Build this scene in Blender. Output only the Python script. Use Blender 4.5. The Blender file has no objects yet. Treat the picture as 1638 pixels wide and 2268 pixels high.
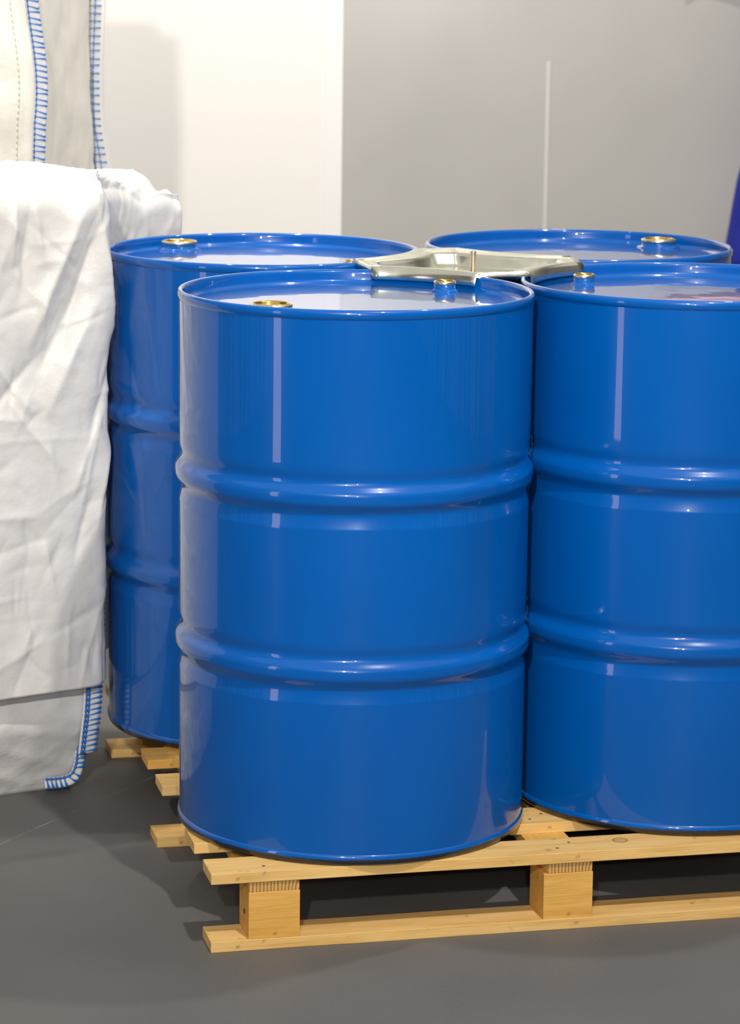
import bpy, bmesh, math, random
from mathutils import Vector, Matrix, noise

random.seed(7)
SC = bpy.context.scene
COL = SC.collection
PI = math.pi
R = math.radians

# ------------------------------------------------------------------ camera
CAM_POS = Vector((0, 0, 1.5438))
cd = bpy.data.cameras.new('camera')
cam = bpy.data.objects.new('camera', cd)
COL.objects.link(cam)
right = Vector((0.99991987, 0.00244689, 0.01242047))
up = Vector((-0.0126592, 0.19327396, 0.98106316))
back = right.cross(up)
m = Matrix((right, up, back)).transposed().to_4x4()
m.translation = CAM_POS
cam.matrix_world = m
cd.sensor_fit = 'HORIZONTAL'
cd.sensor_width = 24.0
cd.lens = 6300.0 / 1638.0 * 24.0
cd.clip_end = 100
cd.dof.use_dof = True
cd.dof.focus_distance = 4.55
cd.dof.aperture_fstop = 7.5
SC.camera = cam

# ------------------------------------------------------------------ world, lights, exposure
w = bpy.data.worlds.new('hall_light'); SC.world = w; w.use_nodes = True
bg = w.node_tree.nodes['Background']
bg.inputs[0].default_value = (1.0, 0.97, 0.93, 1)
bg.inputs[1].default_value = 0.40

def spot(name, loc, target, power, size, blend, radius, color=(1, 0.95, 0.88)):
    l = bpy.data.lights.new(name, 'SPOT')
    l.energy = power; l.spot_size = R(size); l.spot_blend = blend
    l.shadow_soft_size = radius; l.color = color
    o = bpy.data.objects.new(name, l); COL.objects.link(o)
    o.location = loc
    o.rotation_euler = (Vector(target) - Vector(loc)).to_track_quat('-Z', 'Y').to_euler()
    return o

# ceiling spotlights of the hall; the last one is an added fill
spot('ceiling_spot_overhead', (1.20, 5.20, 4.3), (0.4, 4.5, 0.0), 150, 95, 0.6, 0.06)
spot('ceiling_spot_front', (0.95, 2.2, 4.3), (0.45, 4.2, 0.2), 390, 58, 0.9, 0.06)
spot('ceiling_spot_bags', (-0.9, 5.5, 4.3), (-0.85, 5.95, 0.9), 290, 47, 0.7, 0.06)
spot('hall_spot', (-0.54, -2.0, 3.25), (0.0, 5.5, 1.10), 1000, 31, 1.0, 0.08)
spot('ceiling_spot_wall', (-1.5, 7.4, 4.3), (-0.7, 9.2, 1.2), 400, 90, 0.8, 0.08)
spot('ceiling_spot_grey_wall', (0.75, 7.9, 4.3), (0.8, 9.2, 0.9), 225, 120, 0.7, 0.08)
spot('bag_fill_spot', (1.2, 6.9, 4.2), (-0.65, 6.1, 1.3), 210, 26, 0.6, 0.08)  # added fill light, brightens the rear bag's right side
# tall soft standing lamp on a booth further left, mirrored as a pale stripe in the drums
al = bpy.data.lights.new('standing_lamp', 'AREA'); al.shape = 'RECTANGLE'; al.size = 0.34; al.size_y = 1.8
al.energy = 6; al.color = (1.0, 0.82, 0.84)
ao = bpy.data.objects.new('standing_lamp', al); COL.objects.link(ao); ao.location = (-2.75, 2.2, 1.02)
ao.rotation_euler = (Vector((0.1, 4.5, 0.95)) - Vector((-2.75, 2.2, 0.95))).to_track_quat('-Z', 'Y').to_euler()
# the photographer's flash, fixed beside the lens
fl = bpy.data.lights.new('camera_flash', 'POINT')
fl.energy = 105; fl.shadow_soft_size = 0.03; fl.color = (1.0, 0.98, 0.95)
fo = bpy.data.objects.new('camera_flash', fl); COL.objects.link(fo); fo.location = (0.17, -0.02, 1.67)

SC.view_settings.view_transform = 'Standard'
SC.view_settings.look = 'None'
SC.view_settings.exposure = 0.4
SC.view_settings.gamma = 1.0
SC.view_settings.use_curve_mapping = False
SC.cycles.max_bounces = 8

# ------------------------------------------------------------------ helpers
def link(o, parent=None):
    COL.objects.link(o)
    if parent: o.parent = parent
    return o

def mesh_obj(name, verts, faces, mat, parent=None, smooth=True, loc=(0, 0, 0)):
    me = bpy.data.meshes.new(name)
    me.from_pydata([tuple(v) for v in verts], [], faces)
    me.validate()
    if smooth:
        for p in me.polygons: p.use_smooth = True
    me.materials.append(mat)
    o = bpy.data.objects.new(name, me)
    o.location = loc
    return link(o, parent)

def bm_obj(name, bm, mat, parent=None, smooth=False, loc=(0, 0, 0)):
    bmesh.ops.recalc_face_normals(bm, faces=bm.faces[:])
    me = bpy.data.meshes.new(name); bm.to_mesh(me); bm.free()
    if smooth:
        for p in me.polygons: p.use_smooth = True
    me.materials.append(mat)
    o = bpy.data.objects.new(name, me); o.location = loc
    return link(o, parent)

def empty(name, loc, rz=0.0):
    o = bpy.data.objects.new(name, None); o.empty_display_size = 0.1
    o.location = loc; o.rotation_euler = (0, 0, rz)
    return link(o)

def tag(o, label, cat, group=None):
    o['label'] = label; o['category'] = cat
    if group: o['group'] = group
    return o

def structure(o):
    o['kind'] = 'structure'
    return o

def add_box(bm, x0, x1, y0, y1, z0, z1, bev=0.0):
    r = bmesh.ops.create_cube(bm, size=1.0)
    vs = r['verts']
    for v in vs:
        v.co = Vector((x0 + (v.co.x + .5) * (x1 - x0), y0 + (v.co.y + .5) * (y1 - y0), z0 + (v.co.z + .5) * (z1 - z0)))
    if bev > 0:
        es = list({e for v in vs for e in v.link_edges})
        bmesh.ops.bevel(bm, geom=es, offset=bev, segments=2, affect='EDGES', profile=0.6)

def lathe(name, prof, mat, parent=None, seg=128, loc=(0, 0, 0), cap0=False, cap1=False):
    """prof: list of (r, z); revolved about local z"""
    vs, fs = [], []
    n = len(prof)
    for i in range(seg):
        a = 2 * PI * i / seg
        for r, z in prof: vs.append((r * math.cos(a), r * math.sin(a), z))
    for i in range(seg):
        j = (i + 1) % seg
        for k in range(n - 1):
            fs.append((i * n + k, j * n + k, j * n + k + 1, i * n + k + 1))
    if cap0: fs.append(tuple(i * n for i in reversed(range(seg))))
    if cap1: fs.append(tuple(i * n + n - 1 for i in range(seg)))
    return mesh_obj(name, vs, fs, mat, parent, True, loc)

def catmull(pts, per=8):
    out = []
    n = len(pts)
    for i in range(n - 1):
        p0, p1, p2, p3 = pts[max(i - 1, 0)], pts[i], pts[i + 1], pts[min(i + 2, n - 1)]
        for k in range(per):
            t = k / per
            out.append(tuple(0.5 * ((2 * b) + (-a + c) * t + (2 * a - 5 * b + 4 * c - d) * t * t + (-a + 3 * b - 3 * c + d) * t ** 3)
                             for a, b, c, d in zip(p0, p1, p2, p3)))
    out.append(tuple(pts[-1]))
    return out

def tube(bm, pts, rad, seg=8):
    pts = [Vector(p) for p in pts]
    rings = []
    for i, p in enumerate(pts):
        t = (pts[min(i + 1, len(pts) - 1)] - pts[max(i - 1, 0)]).normalized()
        ref = Vector((0, 0, 1)) if abs(t.z) < .9 else Vector((1, 0, 0))
        a = t.cross(ref).normalized(); b = t.cross(a)
        rr = rad[i] if isinstance(rad, (list, tuple)) else rad
        rings.append([bm.verts.new(p + a * rr * math.cos(2 * PI * k / seg) + b * rr * math.sin(2 * PI * k / seg)) for k in range(seg)])
    for i in range(len(rings) - 1):
        for k in range(seg):
            bm.faces.new((rings[i][k], rings[i][(k + 1) % seg], rings[i + 1][(k + 1) % seg], rings[i + 1][k]))
    bm.faces.new(rings[0][::-1]); bm.faces.new(rings[-1])

# ------------------------------------------------------------------ materials
def new_mat(name, color, rough=0.5, metal=0.0, spec=0.5, coat=0.0, coat_rough=0.03):
    mt = bpy.data.materials.new(name); mt.use_nodes = True
    b = mt.node_tree.nodes['Principled BSDF']
    b.inputs['Base Color'].default_value = (*color, 1)
    b.inputs['Roughness'].default_value = rough
    b.inputs['Metallic'].default_value = metal
    b.inputs['Specular IOR Level'].default_value = spec
    b.inputs['Coat Weight'].default_value = coat
    b.inputs['Coat Roughness'].default_value = coat_rough
    return mt

class N:
    def __init__(s, mt): s.t = mt.node_tree; s.b = s.t.nodes['Principled BSDF']
    def add(s, typ, **kw):
        n = s.t.nodes.new(typ)
        for k, v in kw.items(): setattr(n, k, v)
        return n
    def l(s, a, b): s.t.links.new(a, b)
    def coords(s, scale=(1, 1, 1), kind='Object'):
        tc = s.add('ShaderNodeTexCoord'); mp = s.add('ShaderNodeMapping')
        mp.inputs['Scale'].default_value = scale
        s.l(tc.outputs[kind], mp.inputs['Vector']); return mp.outputs['Vector']
    def noise(s, vec, scale, detail=4, rough=0.55):
        n = s.add('ShaderNodeTexNoise'); n.inputs['Scale'].default_value = scale
        n.inputs['Detail'].default_value = detail; n.inputs['Roughness'].default_value = rough
        s.l(vec, n.inputs['Vector']); return n.outputs['Fac']
    def ramp(s, fac, stops):
        r = s.add('ShaderNodeValToRGB'); el = r.color_ramp.elements
        while len(el) < len(stops): el.new(0.5)
        for e, (p, c) in zip(el, stops): e.position = p; e.color = (*c, 1)
        s.l(fac, r.inputs['Fac']); return r.outputs['Color']
    def bump(s, h, strength, dist):
        b = s.add('ShaderNodeBump'); b.inputs['Strength'].default_value = strength; b.inputs['Distance'].default_value = dist
        s.l(h, b.inputs['Height']); s.l(b.outputs['Normal'], s.b.inputs['Normal']); return b
    def math(s, op, a, b=None):
        n = s.add('ShaderNodeMath', operation=op)
        for i, v in enumerate((a, b)):
            if v is None: continue
            if isinstance(v, (int, float)): n.inputs[i].default_value = v
            else: s.l(v, n.inputs[i])
        return n.outputs[0]
    def mix(s, fac, a, b):
        n = s.add('ShaderNodeMix', data_type='RGBA')
        for i, v in ((0, fac), (6, a), (7, b)):
            if isinstance(v, (int, float)): n.inputs[i].default_value = v
            elif isinstance(v, tuple): n.inputs[i].default_value = (*v, 1)
            else: s.l(v, n.inputs[i])
        return n.outputs[2]

def paint_mat():
    mt = new_mat('blue_gloss_paint', (0.0, 0.086, 0.37), 0.25, 0, 0.15, 1.0, 0.02)
    n = N(mt)
    n.b.inputs['Coat IOR'].default_value = 1.40
    v = n.coords((1, 1, 0.5))
    f = n.noise(v, 6, 3)
    n.l(n.ramp(f, [(0.3, (0.0, 0.081, 0.35)), (0.7, (0.0, 0.091, 0.385))]), n.b.inputs['Base Color'])
    # very slight sheet-metal waviness
    n2 = n.noise(n.coords((3, 3, 0.4)), 3.0, 2)
    bp = n.bump(n2, 0.12, 0.004)
    n.l(bp.outputs['Normal'], n.b.inputs['Coat Normal'])
    return mt
M_PAINT = paint_mat()

def rim_mat():
    # paint worn off to dark steel along the lowest edge of the bottom chime
    mt = new_mat('worn_chime_paint', (0.0, 0.086, 0.37), 0.25, 0, 0.15, 1.0, 0.03)
    n = N(mt)
    tc = n.add('ShaderNodeTexCoord'); sp = n.add('ShaderNodeSeparateXYZ'); n.l(tc.outputs['Object'], sp.inputs[0])
    f = n.noise(n.coords((1, 1, 1)), 60, 3)
    z = n.math('ADD', sp.outputs['Z'], n.math('MULTIPLY', f, 0.004))
    c = n.ramp(n.math('MULTIPLY', z, 78), [(0.84, (0.018, 0.017, 0.018)), (0.98, (0.0, 0.092, 0.39))])
    n.l(c, n.b.inputs['Base Color'])
    return mt
M_RIMB = rim_mat()
M_BRASS = new_mat('gold_plated_steel', (0.95, 0.62, 0.16), 0.16, 1.0)
M_ZINC = new_mat('pale_zinc_ring', (0.80, 0.74, 0.55), 0.25, 1.0)

def zinc_mat():
    mt = new_mat('yellow_zinc_sheet', (0.83, 0.80, 0.66), 0.2, 1.0)
    n = N(mt)
    f = n.noise(n.coords(), 18, 3)
    n.l(n.ramp(f, [(0.3, (0.86, 0.86, 0.68)), (0.6, (0.93, 0.92, 0.80)), (0.8, (0.84, 0.91, 0.70))]), n.b.inputs['Base Color'])
    n.l(n.ramp(n.noise(n.coords(), 40, 3), [(0.3, (0.16,) * 3), (0.7, (0.27,) * 3)]), n.b.inputs['Roughness'])
    return mt
M_CLIP = zinc_mat()
M_STEEL = new_mat('bolt_steel', (0.55, 0.47, 0.38), 0.3, 1.0)

def wood_mat(name, light, mid, dark, seed, knot=None):
    mt = new_mat(name, mid, 0.75, 0, 0.25)
    n = N(mt)
    tc = n.add('ShaderNodeTexCoord'); mp = n.add('ShaderNodeMapping')
    mp.inputs['Scale'].default_value = (1.2, 14, 14); mp.inputs['Location'].default_value = (seed * 3.1, seed * 1.7, seed)
    n.l(tc.outputs['Object'], mp.inputs['Vector'])
    f = n.noise(mp.outputs['Vector'], 4.0, 6, 0.62)
    c = n.ramp(f, [(0.25, dark), (0.48, mid), (0.75, light)])
    # fine pores and saw marks
    mp2 = n.add('ShaderNodeMapping'); mp2.inputs['Scale'].default_value = (8, 160, 160)
    n.l(tc.outputs['Object'], mp2.inputs['Vector'])
    f2 = n.noise(mp2.outputs['Vector'], 2.0, 3)
    c = n.mix(n.math('MULTIPLY', f2, 0.35), c, tuple(x * 0.72 for x in mid))
    # scattered dirt flecks
    f3 = n.noise(tc.outputs['Object'], 38, 2)
    d = n.ramp(f3, [(0.68, (0, 0, 0)), (0.76, (1, 1, 1))])
    c = n.mix(n.math('MULTIPLY', d, 0.45), c, (0.16, 0.085, 0.03))
    if knot:
        vm = n.add('ShaderNodeVectorMath', operation='SUBTRACT'); n.l(tc.outputs['Object'], vm.inputs[0]); vm.inputs[1].default_value = knot
        vs = n.add('ShaderNodeVectorMath', operation='MULTIPLY'); n.l(vm.outputs[0], vs.inputs[0]); vs.inputs[1].default_value = (1, 1.0, 0.2)
        ln = n.add('ShaderNodeVectorMath', operation='LENGTH'); n.l(vs.outputs[0], ln.inputs[0])
        ring = n.ramp(n.math('MULTIPLY', ln.outputs['Value'], 40), [(0.0, (.35,) * 3), (0.36, (.3,) * 3), (0.42, (1, 1, 1)), (0.47, (1, 1, 1)), (0.55, (0, 0, 0))])
        c = n.mix(n.math('MULTIPLY', ring, 0.7), c, (0.10, 0.05, 0.02))
    n.l(c, n.b.inputs['Base Color'])
    n.bump(n.math('ADD', f2, n.math('MULTIPLY', f, 0.5)), 0.35, 0.002)
    return mt

def end_grain_mat():
    mt = new_mat('end_grain_wood', (0.45, 0.25, 0.08), 0.8, 0, 0.2)
    n = N(mt)
    wv = n.add('ShaderNodeTexWave', wave_type='RINGS'); wv.inputs['Scale'].default_value = 55; wv.inputs['Distortion'].default_value = 3
    n.l(n.coords((0.05, 1, 0.35)), wv.inputs['Vector'])
    n.l(n.ramp(wv.outputs['Fac'], [(0.1, (0.30, 0.15, 0.045)), (0.6, (0.58, 0.36, 0.13))]), n.b.inputs['Base Color'])
    return mt
M_END = end_grain_mat()
WL = ((0.82, 0.57, 0.25), (0.74, 0.47, 0.165), (0.56, 0.31, 0.085))
WB = ((0.78, 0.48, 0.14), (0.69, 0.38, 0.085), (0.52, 0.25, 0.05))

def fabric_mat(name, base, weave=True):
    mt = new_mat(name, base, 0.42, 0, 0.4)
    n = N(mt)
    v = n.coords()
    big = n.noise(v, 5, 5, 0.6)
    mid = n.noise(v, 22, 4, 0.6)
    fine = n.noise(n.coords((1, 1, 1)), 420, 1)
    h = n.math('ADD', n.math('MULTIPLY', big, 1.0), n.math('MULTIPLY', mid, 0.35))
    h = n.math('ADD', h, n.math('MULTIPLY', fine, 0.025))
    n.bump(h, 0.22, 0.02)
    n.b.inputs['Sheen Weight'].default_value = 0.1
    return mt
M_SHEET = fabric_mat('white_woven_sheet', (0.66, 0.65, 0.63))
M_BAG = fabric_mat('white_woven_bag', (0.74, 0.73, 0.71))
M_BAGC = fabric_mat('cream_woven_bag', (0.86, 0.83, 0.75))
M_WEB = new_mat('white_webbing', (0.78, 0.77, 0.76), 0.7)
M_THREAD = new_mat('blue_thread', (0.02, 0.17, 0.55), 0.6)
M_THREADL = new_mat('light_blue_thread', (0.09, 0.26, 0.60), 0.6)
M_THREADG = new_mat('pale_green_thread', (0.62, 0.74, 0.45), 0.6)

# ------------------------------------------------------------------ structure: floor, walls
def floor_mat():
    mt = new_mat('dark_grey_floor', (0.10, 0.098, 0.093), 0.62, 0, 0.35)
    n = N(mt)
    tc = n.add('ShaderNodeTexCoord')
    f = n.noise(tc.outputs['Object'], 3.0, 5)
    c = n.ramp(f, [(0.3, (0.086, 0.0835, 0.0795)), (0.7, (0.107, 0.104, 0.0995))])
    g = n.noise(tc.outputs['Object'], 260, 2)
    c = n.mix(n.math('MULTIPLY', g, 0.5), c, (0.16, 0.155, 0.148))
    # pale scuffed joint line between two floor sheets
    mp = n.add('ShaderNodeMapping', vector_type='TEXTURE')
    mp.inputs['Location'].default_value = (-0.641, 4.7794, 0); mp.inputs['Rotation'].default_value = (0, 0, math.atan2(0.4279, 0.2363))
    n.l(tc.outputs['Object'], mp.inputs['Vector'])
    sp = n.add('ShaderNodeSeparateXYZ'); n.l(mp.outputs['Vector'], sp.inputs[0])
    dist = n.math('ABSOLUTE', n.math('ADD', sp.outputs['Y'], n.math('MULTIPLY', n.math('SUBTRACT', n.noise(tc.outputs['Object'], 6, 2), 0.5), 0.006)))
    line = n.ramp(n.math('MULTIPLY', dist, 100), [(0.10, (1, 1, 1)), (0.22, (0, 0, 0))])
    brk = n.ramp(n.noise(tc.outputs['Object'], 14, 2), [(0.40, (0.0,) * 3), (0.60, (1,) * 3)])
    c = n.mix(n.math('MULTIPLY', n.math('MULTIPLY', line, brk), 0.55), c, (0.36, 0.32, 0.29))
    # scattered light specks
    sk = n.ramp(n.noise(tc.outputs['Object'], 70, 1), [(0.80, (0,) * 3), (0.84, (1,) * 3)])
    c = n.mix(n.math('MULTIPLY', sk, 0.35), c, (0.35, 0.30, 0.26))
    n.l(c, n.b.inputs['Base Color'])
    n.bump(n.math('ADD', g, n.math('MULTIPLY', f, 0.2)), 0.25, 0.002)
    return mt

bm = bmesh.new(); add_box(bm, -5, 5, -6, 9.6, -0.1, 0)
structure(bm_obj('floor', bm, floor_mat()))

WY = 9.2
def panel_mat(name, a, b, rough):
    mt = new_mat(name, a, rough, 0, 0.5)
    n = N(mt)
    f = n.noise(n.coords(), 1.3, 3)
    n.l(n.ramp(f, [(0.35, a), (0.65, b)]), n.b.inputs['Base Color'])
    return mt
M_WWHITE = panel_mat('white_wall_panel', (0.84, 0.82, 0.79), (0.86, 0.84, 0.81), 0.35)
M_WGREY = panel_mat('grey_wall_panel', (0.43, 0.42, 0.40), (0.47, 0.46, 0.44), 0.25)
M_TRIM = new_mat('white_profile', (0.86, 0.85, 0.83), 0.35)
M_TRIMG = new_mat('light_grey_joint', (0.60, 0.59, 0.57), 0.4)
XB = -0.1035                         # joint between white and grey wall panels
def wall(name, x0, x1, y0, y1, z1, mt):
    bm = bmesh.new(); add_box(bm, x0, x1, y0, y1, 0, z1)
    return structure(bm_obj(name, bm, mt))
wall('wall_back_left', -5, XB - 0.058, WY, WY + 0.1, 4.6, M_WWHITE)
wall('wall_back_right', XB, 5, WY, WY + 0.1, 4.6, M_WGREY)
bm = bmesh.new(); add_box(bm, -0.029, 0.029, -0.004, 0.08, 0, 4.6, 0.002)
t1 = structure(bm_obj('trim_1', bm, M_TRIM, loc=(XB - 0.029, WY, 0)))
bm = bmesh.new(); add_box(bm, -0.006, 0.006, -0.002, 0.02, 0.0, 1.205, 0.001)
t2 = structure(bm_obj('trim_2', bm, M_TRIMG, loc=(0.553, WY, 0)))

# the hall behind the photographer: booth partitions of different tone
def hall_mat():
    mt = new_mat('booth_partitions', (0.4, 0.4, 0.4), 0.6)
    n = N(mt)
    v = n.add('ShaderNodeTexNoise', noise_dimensions='1D'); v.inputs['Scale'].default_value = 1.7; v.inputs['Detail'].default_value = 3
    tc = n.add('ShaderNodeTexCoord'); sp = n.add('ShaderNodeSeparateXYZ'); n.l(tc.outputs['Object'], sp.inputs[0])
    n.l(sp.outputs['X'], v.inputs['W'])
    r = n.add('ShaderNodeValToRGB'); r.color_ramp.interpolation = 'CONSTANT'
    el = r.color_ramp.elements
    for i, (p, c) in enumerate([(0.0, (0.10, 0.10, 0.11)), (0.38, (0.45, 0.44, 0.42)), (0.46, (0.16, 0.17, 0.18)), (0.53, (0.62, 0.55, 0.50)), (0.58, (0.22, 0.22, 0.23)), (0.66, (0.6, 0.6, 0.6))]):
        if i < 2: e = el[i]; e.position = p
        else: e = el.new(p)
        e.color = (*c, 1)
    n.l(v.outputs['Fac'], r.inputs['Fac']); n.l(r.outputs['Color'], n.b.inputs['Base Color'])
    return mt
HALL = hall_mat()
wall('wall_front', -5, 5, -6.1, -6.0, 4.6, HALL)
for nm, xx, rz in (('wall_left', -5.0, PI / 2), ('wall_right', 5.0, PI / 2)):
    bm = bmesh.new(); add_box(bm, -7.0, 8.3, -0.05, 0.05, 0, 4.6)
    o = structure(bm_obj(nm, bm, HALL, loc=(xx, 1.0, 0))); o.rotation_euler = (0, 0, rz)

# ------------------------------------------------------------------ pallet
PAL = empty('wooden_pallet', (-0.2404, 4.2416, 0), R(13.24))
tag(PAL, 'light pine pallet on the dark floor carrying the four blue drums', 'pallet')
T, BH, BW = 0.0175, 0.0763, 0.078
LEN, DEP = 1.167, 1.195
HT = 3 * T + BH

def board(name, x0, x1, y0, y1, z0, z1, mats, cut=0.0, axis='X', seed=0):
    """a sawn board; local x runs along the grain, small irregular edges"""
    bm = bmesh.new()
    L = (x1 - x0) if axis == 'X' else (y1 - y0)
    Wd = (y1 - y0) if axis == 'X' else (x1 - x0)
    H = z1 - z0
    add_box(bm, 0, L, 0, Wd, 0, H, 0.0012)
    cuts = [e for e in bm.edges if abs(e.verts[0].co.x - e.verts[1].co.x) > L * .5]
    bmesh.ops.subdivide_edges(bm, edges=cuts, cuts=max(2, int(L / 0.03)), use_grid_fill=True)
    for v in bm.verts:
        p = v.co
        k = noise.noise_vector(Vector((p.x * 9 + seed * 5.3, p.y * 20, p.z * 30)))
        j = noise.noise_vector(Vector((p.x * 60 + seed * 2.3, p.y * 60, p.z * 60)))
        v.co += Vector((0.0006 * k.x, 0.0011 * k.y + .0005 * j.y, 0.0005 * k.z if p.z > H * .5 else 0))
    if axis == 'X':
        o = bm_obj(name, bm, mats[0], PAL, loc=(x0, y0, z0))
    else:
        o = bm_obj(name, bm, mats[0], PAL, loc=(x1, y0, z0)); o.rotation_euler = (0, 0, PI / 2)
    return o

TOPS = [0.0, 0.159, 0.485, 0.650, 0.958, 1.117]
tone = [WL, WL, WL, WB, WL, WL]
for i, y in enumerate(TOPS):
    mt = wood_mat('pine_board_%d' % i, *tone[i], i + 1.3, (0.683, 0.047, T) if i == 0 else None)
    board('top_board', 0, LEN, y, y + BW + (0.012 if i == 1 else 0), HT - T, HT, (mt,), seed=i)
BX = [0.0602, 0.5422, 1.0242]
BYS = [0.0026, 0.5428, 1.113]
KW = 0.0822
for i, x in enumerate(BX):
    mt = wood_mat('stringer_wood_%d' % i, *WB, i + 11.2)
    s = board('stringer_board', x + (0.006 if i == 1 else 0.001), x + KW - 0.001, 0.004, DEP - 0.004, T + BH, HT - T, (mt,), axis='Y', seed=i + 20)
    s.data.materials.append(M_END)
    for p in s.data.polygons:
        if abs(p.normal.x) > 0.8: p.material_index = 1
for i, y in enumerate((0.0, 0.5428, 1.117)):
    mt = wood_mat('bottom_board_wood_%d' % i, *WL, i + 31.7)
    board('bottom_board', 0.0, LEN, y, y + BW, 0.0, T, (mt,), seed=i + 40)
k = 0
NAIL = new_mat('nail_steel', (0.12, 0.11, 0.11), 0.5, 0.8)
for y in BYS:
    for x in BX:
        mt = wood_mat('block_wood_%d' % k, *WB, k + 51.1)
        b = board('block', x, x + KW, y, y + 0.079, T, T + BH, (mt,), seed=k + 60)
        k += 1
def nail(x, y, z, axis='Z', r=0.0035):
    bm = bmesh.new()
    bmesh.ops.create_cone(bm, cap_ends=True, segments=12, radius1=r, radius2=r * .8, depth=0.002)
    o = bm_obj('nail', bm, NAIL, PAL, loc=(x, y, z))
    if axis == 'X': o.rotation_euler = (0, PI / 2, 0)
for x in BX:
    for y in TOPS:
        nail(x + 0.028, y + 0.026, HT - .0008); nail(x + 0.055, y + 0.052, HT - .0008)
nail(BX[0] - .0004, 0.035, T + 0.036, 'X', 0.0045)

# ------------------------------------------------------------------ drums
DH = 0.88
H1, H2 = 0.3087, 0.5873
HT += 0.0010
TOP = HT + DH
RB = 0.2860
def body_profile():
    def r(z):
        v = RB
        for h in (H1, H2):
            d = z - h
            v += 0.0068 * math.exp(-(abs(d) / .0150) ** 3.4)
            v -= 0.0030 * math.exp(-((d - .027) / .0110) ** 2)
            lo = -.028
            v -= 0.0034 * (math.exp(-((d - lo) / .0080) ** 2) if d > lo else max(0.0, 1 - ((lo - d) / .0205) ** 1.35))
        return v
    zs = [0.010 + 0.0020 * i for i in range(int((DH - .022) / .0020) + 1)]
    keep = [z for z in zs if any(abs(z - h) < .07 for h in (H1, H2))] + [0.010, 0.03, 0.12, 0.22, 0.40, 0.44, 0.49, 0.70, 0.80, DH - .012]
    return [(r(z), z) for z in sorted(set(round(q, 5) for q in keep))]
BODY = body_profile()
RR = 0.2888
def make_drum(loc, rot, crown, label):
    d = empty('steel_drum', loc, rot)
    tag(d, label, 'drum', 'blue steel drums on the pallet')
    lathe('body', BODY, M_PAINT, d, 192)
    # top chime: rolled bead outside, inner wall running down to the lid
    ch = [(RB - .0015, DH - .017), (RB + .0005, DH - .0155), (RR - .0006, DH - .013), (RR, DH - .0085), (RR - .0004, DH - .004), (RR - .0022, DH - .0012), (RR - .0050, DH),
          (RR - .0078, DH - .0014), (RR - .0096, DH - .0042), (RR - .0102, DH - .008), (RR - .0106, DH - .016), (RR - .0118, DH - .020), (RR - .0150, DH - .0222)]
    lathe('top_chime', ch, M_PAINT, d, 192)
    bc = [(RB - .002, 0.018), (RB + .0006, 0.0165), (RR - .0008, 0.0138), (RR, 0.009), (RR - .0002, 0.004), (RR - .0018, 0.001), (RR - .005, 0.0), (RR - .009, 0.001), (RR - .0105, 0.008)]
    lathe('bottom_chime', bc, M_RIMB, d, 192)
    rl = RR - .0145
    lid = [(rl, DH - .0222)] + [(rl * (1 - t), DH - .0222 + crown * (1 - (1 - t) ** 2)) for t in [i / 24 for i in range(1, 24)]] + [(0.0005, DH - .0222 + crown)]
    lathe('lid', lid, M_PAINT, d, 160, cap1=True)
    return d

def bung(d, pos, big, spin=0.3):
    """pos: world xy of the closure"""
    inv = Matrix.Rotation(-d.rotation_euler.z, 3, 'Z')
    p = inv @ Vector((pos[0] - d.location.x, pos[1] - d.location.y, 0))
    z0 = DH - .0222
    k = 1.0 if big else 0.56
    ro = 0.0335 * k
    hn = 0.0135 if big else 0.0145
    # octagonal flange pressed into the lid with the threaded neck
    vs = []
    nk = lathe('large_bung' if big else 'small_bung', [(ro * 1.22, -.0005), (ro * 1.18, .0028), (ro * 1.02, .0042), (ro * .97, .0060), (ro * .95, hn), (ro * .80, hn)], M_PAINT, d, 8 * 8, loc=(p.x, p.y, z0))
    for v in nk.data.vertices:
        r = math.hypot(v.co.x, v.co.y)
        if r > ro * 1.1:
            a = math.atan2(v.co.y, v.co.x)
            s = 1 + 0.035 * math.cos(8 * a)
            v.co.x *= s; v.co.y *= s
    rz = hn
    lathe('bung_ring', [(ro * .96, rz - .003), (ro * 1.0, rz - .0022), (ro * 1.015, rz), (ro * 1.0, rz + .0024), (ro * .95, rz + .0036), (ro * .90, rz + .0030)], M_ZINC, nk, 64)
    plug = lathe('bung_plug', [(ro * .90, rz + .0030), (ro * .89, rz + .0042), (ro * .84, rz + .0046), (ro * .80, rz + .0030), (ro * .77, rz - .005), (ro * .70, rz - .0068), (ro * .001, rz - .0070)], M_BRASS, nk, 64)
    bm = bmesh.new()
    add_box(bm, -ro * .74, ro * .74, -ro * .09, ro * .09, rz - .0072, rz - .0008, 0.0012)
    o = bm_obj('plug_bar', bm, M_BRASS, plug)
    o.rotation_euler = (0, 0, spin)
    # merge the bar into the plug so that the closure stays thing > part > sub-part
    me = plug.data
    b2 = bmesh.new(); b2.from_mesh(me)
    tmp = o.data.copy(); tmp.transform(Matrix.Rotation(spin, 4, 'Z')); b2.from_mesh(tmp); b2.to_mesh(me); b2.free()
    bpy.data.objects.remove(o)
    return nk

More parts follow.
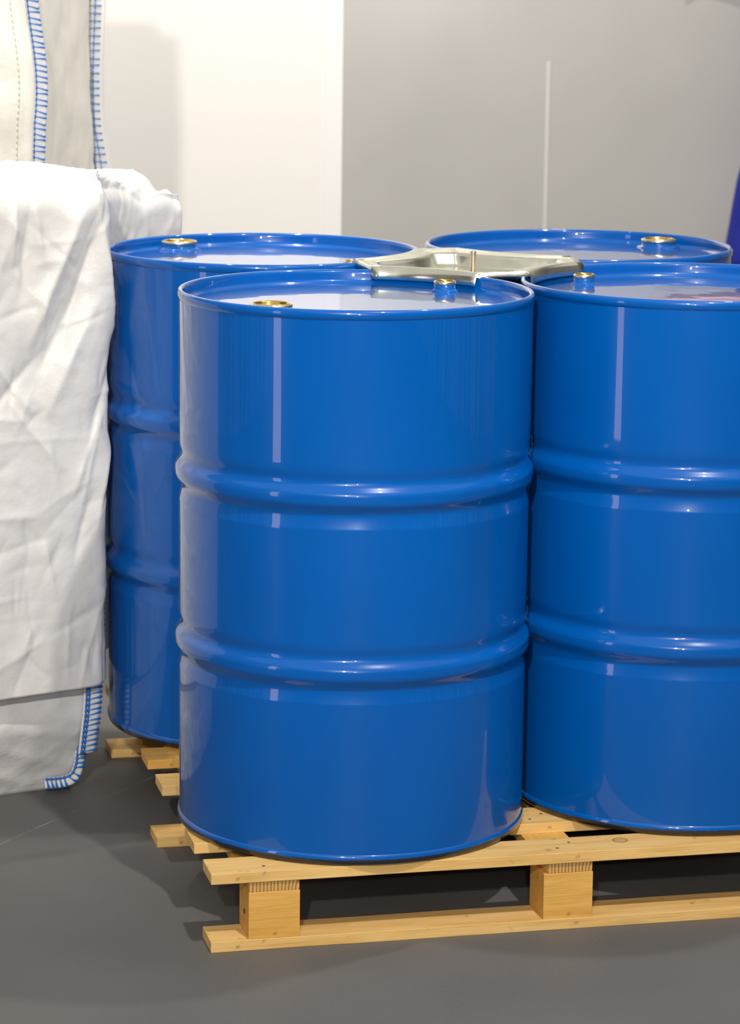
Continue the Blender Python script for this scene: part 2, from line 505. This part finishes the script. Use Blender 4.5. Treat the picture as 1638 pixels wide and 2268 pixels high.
D1 = make_drum((-.0268, 4.5773, HT), 0.3, 0.0012, 'frontmost glossy blue steel drum standing on the pallet corner, seen whole')
bung(D1, (-.158, 4.407), True, 0.35); bung(D1, (.120, 4.738), False, 0.9)
D2 = make_drum((-.2011, 5.1985, HT), 1.3, 0.0012, 'rear blue steel drum beside the white bag, mostly hidden behind the frontmost drum')
bung(D2, (-.366, 5.362), True, 1.2); bung(D2, (-.034, 5.030), False, 0.2)
D3 = make_drum((.3859, 5.3501, HT), 2.2, 0.0012, 'rearmost blue steel drum by the grey wall, only its lid showing')
bung(D3, (.552, 5.515), True, 0.1); bung(D3, (.229, 5.195), False, 0.5)
D4 = make_drum((.5360, 4.7533, HT), 0.9, 0.003, 'blue steel drum cut off by the right edge, right of the frontmost drum')
bung(D4, (.362, 4.866), False, 0.6); bung(D4, (.710, 4.640), True, 1.0)

# ------------------------------------------------------------------ clip holding the four drums together
CC = Vector((.175, 4.970))
CL = empty('drum_clip', (CC.x, CC.y, TOP))
tag(CL, 'pale zinc pressed metal clip hooked over the rims where the four drums meet', 'clip')
def make_clip():
    cents = {1: (-.0268, 4.5773), 4: (.5360, 4.7533), 3: (.3859, 5.3501), 2: (-.2011, 5.1985)}
    span = {1: (85, 43), 4: (171, 128), 3: (-97, -144), 2: (-8, -53)}     # counter-clockwise about the clip
    order = [1, 4, 3, 2]
    # rows, (kind, value, z): measured from each drum's axis
    rows = [(0.2725, -.016), (0.2728, -.009), (0.2745, -.001), (0.2785, .0035), (0.2850, .0050), (0.2915, .0040), (0.298, .0015)]
    nu = 14
    verts, faces = [], []
    idx = {}
    bound = []          # inner boundary (last lip row) going round
    first = None
    for d in order:
        a0, a1 = span[d]
        c = Vector(cents[d])
        grid = []
        for i in range(nu + 1):
            a = R(a0 + (a1 - a0) * i / nu)
            col = []
            for rr, z in rows:
                p = c + rr * Vector((math.cos(a), math.sin(a)))
                verts.append((p.x - CC.x, p.y - CC.y, z)); col.append(len(verts) - 1)
            grid.append(col)
        for i in range(nu):
            for k in range(len(rows) - 1):
                faces.append((grid[i][k], grid[i + 1][k], grid[i + 1][k + 1], grid[i][k + 1]))
        idx[d] = grid
    # ring of boundary vertices: lips joined by straight edges with a turned-down flange
    ring = []
    nb = 6
    for q, d in enumerate(order):
        ring += [g[-1] for g in idx[d]]
        nx = order[(q + 1) % 4]
        pa = [idx[d][-1][k] for k in (2, 4, 6)]; pb = [idx[nx][0][k] for k in (2, 4, 6)]
        prev = None
        for b in range(0, nb + 1):
            t = b / nb
            cur = []
            for w_, (ia, ib) in enumerate(zip(pa, pb)):
                if b == 0: cur.append(ia); continue
                if b == nb: cur.append(ib); continue
                if w_ == 0:                                   # lower edge of the flange, under the bend
                    p = Vector(verts[pa[1]]).lerp(Vector(verts[pb[1]]), t); p.z -= .013
                else:
                    p = Vector(verts[ia]).lerp(Vector(verts[ib]), t)
                verts.append(tuple(p)); cur.append(len(verts) - 1)
            if prev:
                for k in range(2): faces.append((prev[k], cur[k], cur[k + 1], prev[k + 1]))
            prev = cur
            if 0 < b < nb: ring.append(cur[-1])
    # inner rings: flat shoulder, then a pressed basin down to the bolt
    n = len(ring)
    base = [Vector(verts[i]) for i in ring]
    rings = [ring]
    for f, z in ((.94, .0014), (.90, .0008), (.87, -.0010), (.845, -.0050), (.80, -.0170), (.76, -.0215), (.70, -.0232), (.45, -.0240), (.22, -.0250), (.09, -.0255)):
        cur = []
        for v in base:
            verts.append((v.x * f, v.y * f, z)); cur.append(len(verts) - 1)
        pr = rings[-1]
        for i in range(n):
            j = (i + 1) % n
            faces.append((pr[i], pr[j], cur[j], cur[i]))
        rings.append(cur)
    faces.append(tuple(rings[-1]))
    o = mesh_obj('clip_plate', verts, faces, M_CLIP, CL, True)
    sm = o.modifiers.new('thick', 'SOLIDIFY'); sm.thickness = 0.0018; sm.offset = 1
    return o
make_clip()
lathe('washer', [(.0005, -.0205), (.017, -.0205), (.0185, -.0220), (.0185, -.0245), (.012, -.0255)], M_ZINC, CL, 40)
bm = bmesh.new(); bmesh.ops.create_cone(bm, cap_ends=True, segments=6, radius1=.0095, radius2=.0095, depth=.008)
nut = bm_obj('nut', bm, M_STEEL, CL, loc=(0, 0, -.0165))
thr = []
for i in range(60):
    z = -.02 + .041 * i / 59
    thr.append((.0047 + .0006 * (i % 2), z))
lathe('threaded_rod', thr + [(.0035, .0225), (.0004, .023)], M_STEEL, CL, 24)

# ------------------------------------------------------------------ big bags
def rbox_ring(hx, hy, r, n):
    """rounded rectangle, n points per quarter+side"""
    pts = []
    for cx, cy, a0 in ((hx - r, hy - r, 0), (-hx + r, hy - r, 90), (-hx + r, -hy + r, 180), (hx - r, -hy + r, 270)):
        for k in range(5):
            a = R(a0 + 90 * k / 4); pts.append((cx + r * math.cos(a), cy + r * math.sin(a)))
    # resample
    L = [0]
    P = pts + [pts[0]]
    for a, b in zip(P, P[1:]): L.append(L[-1] + math.dist(a, b))
    out = []
    for i in range(n):
        s = L[-1] * i / n
        j = max(q for q in range(len(L) - 1) if L[q] <= s)
        t = (s - L[j]) / max(L[j + 1] - L[j], 1e-9)
        out.append((P[j][0] + (P[j + 1][0] - P[j][0]) * t, P[j][1] + (P[j + 1][1] - P[j][1]) * t))
    return out

def bag_body(name, hx, hy, height, mat, parent, bulge, bottom, seed, nz=60, n=150, crump=0.003):
    verts, faces = [], []
    for k in range(nz + 1):
        t = k / nz; z = height * t
        bz = bulge * math.sin(PI * min(1, t * 1.05)) ** .7
        q_ = max(0, 1 - z / 0.16) ** 1.3; top_ = 0.03 * max(0, (z - height + .06) / .06) ** 2
        inx = bottom[0] * q_ + top_; iny = bottom[1] * q_ + top_
        for (x, y) in rbox_ring(hx - inx, hy - iny, 0.022, n):
            fx = 1 - min(1, abs(x) / hx) ** 4; fy = 1 - min(1, abs(y) / hy) ** 4
            d = Vector((x, y, 0)); 
            if abs(x) / hx > abs(y) / hy: off = Vector((math.copysign(bz * fy, x), 0, 0))
            else: off = Vector((0, math.copysign(bz * fx, y), 0))
            q = Vector((x * 4 + seed, y * 4, z * 4))
            wv = 0.012 * noise.noise(q) + 0.006 * noise.noise(q * 2.7) + crump * ((1 - abs(noise.noise(Vector((q.x * 2.2 + q.z * 1.4, q.y * 2.2, q.z * 3.6 - q.x * 1.2))))) ** 4 + .5 * (1 - abs(noise.noise(q * 5.3))) ** 4)
            p = d + off + d.normalized() * wv
            verts.append((p.x, p.y, z))
    for k in range(nz):
        for i in range(n):
            j = (i + 1) % n
            faces.append((k * n + i, k * n + j, (k + 1) * n + j, (k + 1) * n + i))
    faces.append(tuple(reversed(range(n)))); faces.append(tuple(nz * n + i for i in range(n)))
    return mesh_obj(name, verts, faces, mat, parent, True)

def ribbon(name, pts, outs, width, mat, parent, thick=0.003):
    """a flat welt standing out from a seam: pts along the seam, outs the direction it stands out"""
    bm = bmesh.new()
    rows = []
    for i, (p, o) in enumerate(zip(pts, outs)):
        p = Vector(p); o = Vector(o).normalized()
        t = (Vector(pts[min(i + 1, len(pts) - 1)]) - Vector(pts[max(i - 1, 0)])).normalized()
        nn = t.cross(o).normalized()
        r = []
        for k in range(6):
            c = p + o * width * (k / 5)
            h = thick * (0.8 if k in (0, 5) else 1.0)
            r.append((bm.verts.new(c + nn * h / 2), bm.verts.new(c - nn * h / 2)))
        rows.append(r)
    for a, b in zip(rows, rows[1:]):
        for k in range(5):
            bm.faces.new((a[k][0], a[k + 1][0], b[k + 1][0], b[k][0]))
            bm.faces.new((a[k][1], b[k][1], b[k + 1][1], a[k + 1][1]))
        bm.faces.new((a[5][0], a[5][1], b[5][1], b[5][0])); bm.faces.new((a[0][0], b[0][0], b[0][1], a[0][1]))
    for r in (rows[0], rows[-1]):
        for k in range(5): bm.faces.new((r[k][0], r[k][1], r[k + 1][1], r[k + 1][0]))
    return bm_obj(name, bm, mat, parent, True)

def stitches(name, pts, outs, width, mat, parent, pitch, line_at, bars, rad=0.0012, thick=0.003, slant=0.0, double=True):
    """blue thread: running lines along the welt and overlock bars across it, on both faces"""
    P = [Vector(p) for p in pts]
    L = [0]
    for a, b in zip(P, P[1:]): L.append(L[-1] + (b - a).length)
    def at(s):
        s = max(0, min(L[-1], s)); j = max(q for q in range(len(L) - 1) if L[q] <= s + 1e-9)
        t = (s - L[j]) / max(L[j + 1] - L[j], 1e-9)
        o = Vector(outs[j]).lerp(Vector(outs[j + 1]), t).normalized()
        tg = (P[j + 1] - P[j]).normalized()
        return P[j].lerp(P[j + 1], t), o, tg.cross(o).normalized()
    bm = bmesh.new()
    for side in ((1, -1) if double else (1,)):
        lift = side * (thick / 2 + rad * .5)
        for la in line_at:
            s = 0; seg = pitch
            while s < L[-1] - seg * .3:
                q = []
                for u in (0.0, .5, 1.0):
                    c, o, nn = at(s + seg * (0.06 + .88 * u)); q.append(c + o * width * la + nn * (lift + (rad * .4 * side if u == .5 else 0)))
                tube(bm, q, [rad * .9, rad * 1.4, rad * .9], 6)
                s += seg
        s = pitch * .5
        i = 0
        while s < L[-1]:
            q = []
            sl = slant * (1 if i % 2 else 0.4) + random.uniform(-.15, .15) * pitch
            for u in (0, .5, 1):
                c, o, nn = at(s + sl * u)
                f = bars[0] + (bars[1] - bars[0]) * u
                q.append(c + o * width * f + nn * lift)
            tube(bm, q, [rad * .45, rad * .9, rad * 1.5], 6)
            s += pitch; i += 1
    return bm_obj(name, bm, mat, parent, True)

# --- front bag, wrapped in a loose cover sheet
YAW = R(30)
E1 = Vector((math.cos(YAW), math.sin(YAW), 0)); E2 = Vector((-math.sin(YAW), math.cos(YAW), 0))
corner = Vector((-.512, 5.085, 0))
bcen = corner - E1 * .45 + E2 * .27
BAG = empty('bulk_bag', (bcen.x, bcen.y, 0), YAW)
tag(BAG, 'white woven bulk bag under the draped sheet, its blue stitched bottom corner on the floor', 'bag')
bag_body('bag_body', .45, .27, 1.09, M_BAG, BAG, 0.012, (0.0, 0.070), 3.0, 150, 260, 0.007)
def to_bag(p): 
    d = Vector(p) - Vector((bcen.x, bcen.y, 0)); return (d.dot(E1), d.dot(E2), d.z)
def dirs(v): v = Vector(v); return (v.dot(E1), v.dot(E2), v.z)
# seam welt up the front right corner, and the one round the bottom edge
wp = [(-.538, 5.092, .080), (-.533, 5.085, .12), (-.527, 5.078, .17), (-.524, 5.074, .23), (-.520, 5.074, .32), (-.520, 5.075, .50)]
wl = catmull([to_bag((p[0] + .004, p[1] - .014, p[2])) for p in wp], 8)
wo = [(1, 0, 0)] * len(wl)
sw = ribbon('corner_seam', wl, wo, .034, M_WEB, BAG)
stitches('corner_stitching', wl, wo, .034, M_THREAD, sw, .0105, (.14, .30), (.42, 1.05), .0019, slant=.003)
bp = [(-.602, 5.105, .030), (-.577, 5.115, .029), (-.557, 5.120, .034), (-.549, 5.122, .050), (-.546, 5.122, .068), (-.543, 5.122, .092)]
bl = catmull([to_bag((p[0] + .003, p[1] - .016, p[2])) for p in bp], 8)
bo = []
for i in range(len(bl)):
    t = i / (len(bl) - 1)
    f = min(1, max(0, (t - .30) / .30))
    bo.append(Vector((0, -.25, -.95)).lerp(Vector((1, 0, -.12)), f).normalized())
sb = ribbon('bottom_seam', bl, bo, .020, M_WEB, BAG)
stitches('bottom_stitching', bl, bo, .020, M_THREAD, sb, .0085, (.15,), (.30, 1.05), .0022, slant=.003)

# --- cover sheet
def make_cover():
    import numpy as np
    rng = np.random.default_rng(5)
    per = [(-1.30, 4.550), (-1.0, 4.720), (-.80, 4.838), (-.64, 4.930), (-.55, 4.980), (-.500, 5.008), (-.478, 5.030), (-.478, 5.060), (-.488, 5.11), (-.503, 5.20), (-.490, 5.32), (-.450, 5.42), (-.372, 5.520)]
    pts = [Vector((p[0], p[1], 0)) for p in catmull(per, 24)]
    L = [0]
    for a, b in zip(pts, pts[1:]): L.append(L[-1] + (b - a).length)
    tot = L[-1]
    ns = 440
    S = []
    for i in range(ns + 1):
        s = tot * i / ns
        j = max(q for q in range(len(L) - 1) if L[q] <= s + 1e-9); t = (s - L[j]) / (L[j + 1] - L[j])
        S.append((pts[j].lerp(pts[j + 1], t), (pts[j + 1] - pts[j]).normalized(), s))
    sc = min(S, key=lambda q: (q[0] - Vector((-.478, 5.045, 0))).length)[2]      # arclength of the front right corner
    nv, nt = 210, 44
    def topz(u):
        if u <= 0:
            return 1.122 + 0.006 * noise.noise(Vector((u * 9, 0, 4))) - 0.020 * math.exp(-((u + .085) / .030) ** 2) - 0.008 * math.exp(-((u + .30) / .05) ** 2)
        g = u / (tot - sc)
        return 1.128 - 0.060 * g ** 1.6 + 0.006 * noise.noise(Vector((u * 14, 0, 4))) - 0.014 * math.exp(-((g - .80) / .07) ** 2)
    # ---- crease field over (u, z)
    U = np.array([q[2] - sc for q in S])
    ZT = np.array([topz(u) for u in U])
    hemz = np.where(U < 0, 0.226 - 0.012 * np.minimum(1, -U / .4), 0.226)
    T_ = np.linspace(0, 1, nv + 1)
    ZZ = hemz[:, None] + (ZT - hemz)[:, None] * T_[None, :]
    UU = np.repeat(U[:, None], nv + 1, 1)
    D = np.zeros_like(ZZ)
    def crease(u0, z0, ang, ln, wd, amp, sharp=1.0):
        """a fold of length ln through (u0, z0); ang from horizontal; a crisp crest falling off to both sides"""
        nonlocal D
        c, s_ = math.cos(ang), math.sin(ang)
        a = (UU - u0) * c + (ZZ - z0) * s_
        b = -(UU - u0) * s_ + (ZZ - z0) * c + 0.10 * a * a / ln
        al = np.clip(1 - (a / (ln * .5)) ** 2, 0, 1)
        e = np.sqrt((b / wd) ** 2 + (.16 / sharp) ** 2) - .16 / sharp
        D += amp * al * np.exp(-e)
    # the large folds that run from the top edge
    big = [(-.115, .985, R(66), .30, .022, .018), (-.060, .99, R(70), .34, .018, -.017), (-.020, .985, R(98), .30, .013, .016), (-.175, 1.02, R(84), .20, .016, -.010), (-.195, 1.06, R(88), .13, .010, .011),
           (-.150, 1.06, R(100), .14, .012, .010), (-.120, .86, R(62), .24, .022, -.013), (-.085, .84, R(64), .26, .022, .012), (-.205, .78, R(48), .22, .014, -.009), (-.225, .82, R(126), .24, .007, .006), (-.160, .70, R(128), .20, .006, .005),
           (-.035, .73, R(72), .22, .014, -.010), (-.020, .60, R(78), .20, .012, .008), (-.055, .66, R(68), .18, .011, .008), (-.065, .52, R(74), .16, .012, -.007), (-.35, 1.0, R(80), .25, .02, .014), (-.30, .95, R(74), .3, .02, -.014), (-.5, .95, R(95), .3, .02, .013),
           (-.10, .34, R(28), .20, .016, -.006), (-.16, .31, R(24), .22, .016, .006), (-.13, .46, R(100), .14, .010, .005)]
    for a in big: crease(*a, sharp=1.3)
    for q in range(230):
        u0 = rng.uniform(-.75, .03); z0 = rng.uniform(.24, 1.08)
        ang = R(rng.choice([rng.normal(66, 15), rng.normal(66, 15), rng.normal(120, 12), rng.normal(14, 10), rng.normal(92, 8)]))
        k = rng.uniform(.5, 1)
        crease(u0, z0, ang, rng.uniform(.05, .20), rng.uniform(.004, .013), rng.choice([-1, 1]) * .0034 * k, sharp=1.5)
    for q in range(60):
        crease(rng.uniform(.02, .5), rng.uniform(.9, 1.1), R(rng.normal(75, 25)), rng.uniform(.08, .2), rng.uniform(.008, .02), rng.choice([-1, 1]) * .0022)
    # side: a deep fold behind the corner, a smooth billow after it
    crease(.055, 1.04, R(86), .34, .022, -.022); crease(.022, 1.02, R(95), .30, .012, .010); crease(.13, 1.04, R(78), .20, .03, .014)
    # the fold-marks left by packing: one straight level line, one upright
    crease(-.2, .69, R(0.5), .50, .004, .0016, 2); crease(-.2, .36, R(1), .7, .004, -.0010, 2)
    verts, faces = [], []
    rows = nv + nt
    for i, (p, tg, s) in enumerate(S):
        nrm = Vector((tg.y, -tg.x, 0))           # outward
        u = s - sc
        zt = ZT[i]
        f = max(0, min(1, (s - (sc - .80)) / .80))
        if u <= 0: B = Vector((-1.6 + (1.6 - .56) * f, 5.52, 1.132))
        else:
            g = u / (tot - sc); B = Vector((-.56, 5.52, 1.130)).lerp(Vector((-.385, 5.525, zt + .003)), g)
        hw = 1.0 if u < .02 else 1.0
        for k in range(rows + 1):
            if k <= nv:
                t = k / nv
                z = ZZ[i, k]
                d = D[i, k] + 0.007 * noise.noise(Vector((u * 4.2, z * 3.2, 1.3))) + 0.0009 * noise.noise(Vector((u * 38, z * 38, 2)))
                if u > 0.1: d += -.004
                d += 0.018 * (t - .35) if u < 0 else 0.006 * (t - .35)
                d -= 0.010 * max(0, (t - .965) / .035) ** 2
                v = p + nrm * d; v.z = z
                last = v
            else:
                t = (k - nv) / nt
                v = Vector((last.x, last.y, 0)).lerp(Vector((B.x, B.y, 0)), t)
                rise = math.sin(min(1, t * 7) * PI / 2)
                z = zt + 0.009 * rise + (B.z - zt - .009) * t
                q_ = Vector((v.x * 11, v.y * 11, 7))
                z += (0.010 * noise.noise(Vector((v.x * 8, v.y * 8, 3))) + 0.007 * ((1 - abs(noise.noise(q_))) ** 4 - .4)) * min(1, t * 5)
                v.z = z
            verts.append(v)
    m_ = rows + 1
    for i in range(ns):
        for k in range(rows):
            faces.append((i * m_ + k, (i + 1) * m_ + k, (i + 1) * m_ + k + 1, i * m_ + k + 1))
    o = mesh_obj('cover_sheet', verts, faces, M_SHEET, None, True)
    sm = o.modifiers.new('thick', 'SOLIDIFY'); sm.thickness = 0.0018; sm.offset = -1
    return o
tag(make_cover(), 'crumpled white woven sheet draped over the bag left of the drums', 'sheet')

# --- taller bag behind
RB_ = empty('bulk_bag', (-1.112, 6.155, 0), R(-2.6))
tag(RB_, 'tall cream white bulk bag with blue seams standing behind the draped sheet', 'bag')
bag_body('bag_body', .452, .385, 1.78, M_BAGC, RB_, 0.020, (0.05, 0.05), 8.0, 70)
def loc_rb(p):
    d = Vector(p) - Vector((-1.112, 6.155, 0)); return tuple(Matrix.Rotation(-R(-2.6), 3, 'Z') @ d)
fs = [(-.676, 5.785, z) for z in ()]
def fx(z): return -.690 + 0.010 * math.cos((z - 1.27) * 14) + (0.02 * max(0, 1.2 - z) / .1 * .5)
p1 = [loc_rb((fx(z), 5.732, z)) for z in [1.0 + .02 * i for i in range(40)]]
o1 = [(0.99, -.10, 0)] * len(p1)
s1 = ribbon('corner_seam', p1, o1, .026, M_WEB, RB_)
stitches('corner_stitching', p1, o1, .026, M_THREAD, s1, .0115, (.20,), (.20, 1.03), .0016, slant=-.005)
p3 = [loc_rb((fx(z) - .032, 5.728, z)) for z in [1.0 + .02 * i for i in range(40)]]
stitches('inner_stitching', p3, [(1, 0, 0)] * len(p3), .004, M_THREADG, RB_, .012, (.3,), (.2, .5), .0007, double=False)
def gx(z): return -.650 - 0.004 * math.cos((z - 1.25) * 12) + 0.012 * max(0, 1.15 - z) / .1
p2 = [loc_rb((gx(z) + .006, 6.44, z)) for z in [0.9 + .02 * i for i in range(44)]]
o2 = [(0.99, -.12, 0)] * len(p2)
s2 = ribbon('back_seam', p2, o2, .040, M_WEB, RB_)
stitches('back_stitching', p2, o2, .040, M_THREADL, s2, .0165, (.06, .42), (.10, .78), .0016)

# ------------------------------------------------------------------ person in blue workwear at the right edge
M_JACKET = new_mat('royal_blue_workwear', (0.003, 0.011, 0.27), 0.75)
M_PIPING = new_mat('yellow_piping', (0.75, 0.66, 0.15), 0.6)
M_SKIN = new_mat('skin', (0.62, 0.33, 0.24), 0.5)
M_HAIR = new_mat('dark_hair', (0.03, 0.02, 0.015), 0.6)
M_SHOE = new_mat('black_shoe', (0.015, 0.015, 0.015), 0.4)

def skinned(name, nodes, edges, mat, parent, levels=2):
    """nodes: list of (x,y,z,rx,ry)"""
    me = bpy.data.meshes.new(name)
    me.from_pydata([n[:3] for n in nodes], edges, [])
    me.materials.append(mat)
    o = bpy.data.objects.new(name, me); link(o, parent)
    sk = o.modifiers.new('skin', 'SKIN'); sk.use_smooth_shade = True
    if not me.skin_vertices: me.skin_vertices.new()
    for v, n in zip(me.skin_vertices[0].data, nodes): v.radius = (n[3], n[4])
    me.skin_vertices[0].data[0].use_root = True
    su = o.modifiers.new('sub', 'SUBSURF'); su.levels = levels; su.render_levels = levels
    return o

PX, PY = 1.332, 9.0
PERSON = empty('person', (PX, PY, 0))
tag(PERSON, 'person in royal blue work clothes standing at the right edge behind the drums', 'person')
# faces the drums and the camera; local x to the photo's right, local -y towards the camera
body = [(0, 0, .95, .145, .110), (0, 0, 1.10, .125, .10), (0, 0, 1.26, .120, .105), (0, 0, 1.40, .105, .09), (0, -.005, 1.49, .055, .055), (0, -.02, 1.56, .060, .062),
        (-.02, -.03, 1.60, .074, .085), (-.02, -.03, 1.68, .076, .092), (-.02, -.025, 1.745, .050, .06),
        (-.09, 0, .86, .088, .09), (-.10, 0, .50, .062, .066), (-.105, .01, .10, .044, .05), (-.11, -.12, .04, .04, .035),
        (.09, 0, .86, .088, .09), (.10, 0, .50, .062, .066), (.105, .01, .10, .044, .05), (.11, -.12, .04, .04, .035),
        (-.10, 0, 1.44, .048, .048), (-.09, -.22, 1.48, .048, .048), (-.20, -.26, 1.50, .058, .058), (-.31, -.27, 1.515, .036, .036), (-.36, -.27, 1.522, .030, .034), (-.41, -.27, 1.530, .030, .034), (-.44, -.27, 1.534, .024, .030),
        (.15, 0, 1.41, .058, .06), (.15, -.24, 1.42, .050, .05), (.02, -.34, 1.50, .054, .054), (-.09, -.385, 1.545, .036, .036), (-.14, -.395, 1.562, .030, .034), (-.19, -.405, 1.577, .030, .034), (-.22, -.411, 1.586, .024, .030)]
be = [(0, 1), (1, 2), (2, 3), (3, 4), (4, 5), (5, 6), (6, 7), (7, 8), (0, 9), (9, 10), (10, 11), (11, 12), (0, 13), (13, 14), (14, 15), (15, 16),
      (3, 17), (17, 18), (18, 19), (19, 20), (20, 21), (21, 22), (22, 23), (3, 24), (24, 25), (25, 26), (26, 27), (27, 28), (28, 29), (29, 30)]
bdy = skinned('body', body, be, M_SKIN, PERSON)
def loft(name, rings, mat, parent, n=48):
    vs, fs = [], []
    for z, rx, ry, cx in rings:
        for k in range(n):
            a = 2 * PI * k / n
            wv = 1 + 0.012 * noise.noise(Vector((math.cos(a) * 2.5, math.sin(a) * 2.5, z * 7)))
            vs.append((cx + rx * wv * math.cos(a), ry * wv * math.sin(a), z))
    for i in range(len(rings) - 1):
        for k in range(n):
            j = (k + 1) % n
            fs.append((i * n + k, i * n + j, (i + 1) * n + j, (i + 1) * n + k))
    return mesh_obj(name, vs, fs, mat, parent, True)
loft('jacket', catmull([(.58, .205, .148, 0), (.60, .221, .152, 0), (.66, .216, .152, 0), (.72, .207, .150, 0), (.80, .196, .143, 0), (.87, .184, .136, 0), (.95, .160, .130, 0), (1.1, .150, .122, 0), (1.3, .155, .120, 0), (1.42, .150, .098, 0), (1.47, .095, .080, 0), (1.50, .066, .066, 0), (1.51, .060, .060, 0)], 5), M_JACKET, PERSON)
def garment_tube(name, paths, mat):
    bm = bmesh.new()
    for path in paths:
        c = catmull(path, 6)
        tube(bm, [q[:3] for q in c], [q[3] for q in c], 24)
    return bm_obj(name, bm, mat, PERSON, True)
garment_tube('sleeve', [[(-.06, .02, 1.41, .080), (-.105, -.02, 1.44, .074), (-.110, -.14, 1.465, .070), (-.09, -.22, 1.482, .070), (-.14, -.245, 1.487, .071), (-.170, -.252, 1.492, .069)]], M_JACKET)
garment_tube('sleeve', [[(.08, .02, 1.39, .088), (.16, -.03, 1.41, .084), (.17, -.15, 1.415, .076), (.15, -.24, 1.425, .074), (.11, -.272, 1.447, .071), (.08, -.295, 1.465, .069)]], M_JACKET)
garment_tube('trousers', [[(sx * .075, 0, .90, .10), (sx * .085, 0, .80, .105), (sx * .098, 0, .50, .084), (sx * .104, .008, .20, .074), (sx * .106, .008, .055, .074)] for sx in (-1, 1)], M_JACKET)
for sx in (-1, 1):
    skinned('shoe', [(sx * .108, .04, .045, .048, .045), (sx * .110, -.06, .045, .050, .042), (sx * .114, -.16, .036, .046, .032)], [(0, 1), (1, 2)], M_SHOE, PERSON)
# fingers: four of different length and a thumb on each hand, curled
def hand(base, fwd, side, mirror):
    f = Vector(fwd).normalized(); s = Vector(side).normalized(); dn = f.cross(s).normalized() * mirror
    for i, (off, ln) in enumerate(((-.026, .066), (-.009, .076), (.009, .071), (.026, .056))):
        p = Vector(base) + s * off
        n_ = []
        d = f.copy()
        for q in range(4):
            n_.append((p.x, p.y, p.z, .0095 - .001 * q, .0095 - .001 * q))
            p = p + d * ln / 3; d = (d + dn * .35).normalized()
        skinned('finger', n_, [(0, 1), (1, 2), (2, 3)], M_SKIN, PERSON)
    p = Vector(base) - f * .050 - s * .020; d = (f * .7 - s * .7 + dn * .3).normalized()
    skinned('thumb', [(*(p), .011, .011), (*(p + d * .028), .0105, .0105), (*(p + d * .055), .009, .009)], [(0, 1), (1, 2)], M_SKIN, PERSON)
hand((-.418, -.27, 1.531), (-.99, 0, .15), (.1, .2, .95), 1)
hand((-.198, -.407, 1.579), (-.92, -.18, .30), (.28, .15, .93), 1)
# face and hair
hx, hy, hz = -.02, -.03, 1.66
def blob(name, c, r, mat):
    bm = bmesh.new(); bmesh.ops.create_uvsphere(bm, u_segments=24, v_segments=16, radius=1.0)
    for v in bm.verts: v.co = Vector((v.co.x * r[0], v.co.y * r[1], v.co.z * r[2]))
    return bm_obj(name, bm, mat, PERSON, True, c)
blob('hair', (hx, hy + .018, hz + .045), (.084, .094, .078), M_HAIR)
blob('nose', (hx, hy - .098, hz - .015), (.014, .020, .024), M_SKIN)
blob('mouth', (hx, hy - .086, hz - .058), (.024, .010, .006), new_mat('lips', (.5, .2, .18), .5))
for sx in (-1, 1):
    blob('eye', (hx + sx * .031, hy - .084, hz + .015), (.012, .006, .0065), new_mat('eye_white', (.7, .7, .7), .2))
    blob('iris', (hx + sx * .031, hy - .0875, hz + .015), (.0055, .004, .0055), M_HAIR)
    blob('ear', (hx + sx * .082, hy + .005, hz), (.010, .020, .030), M_SKIN)
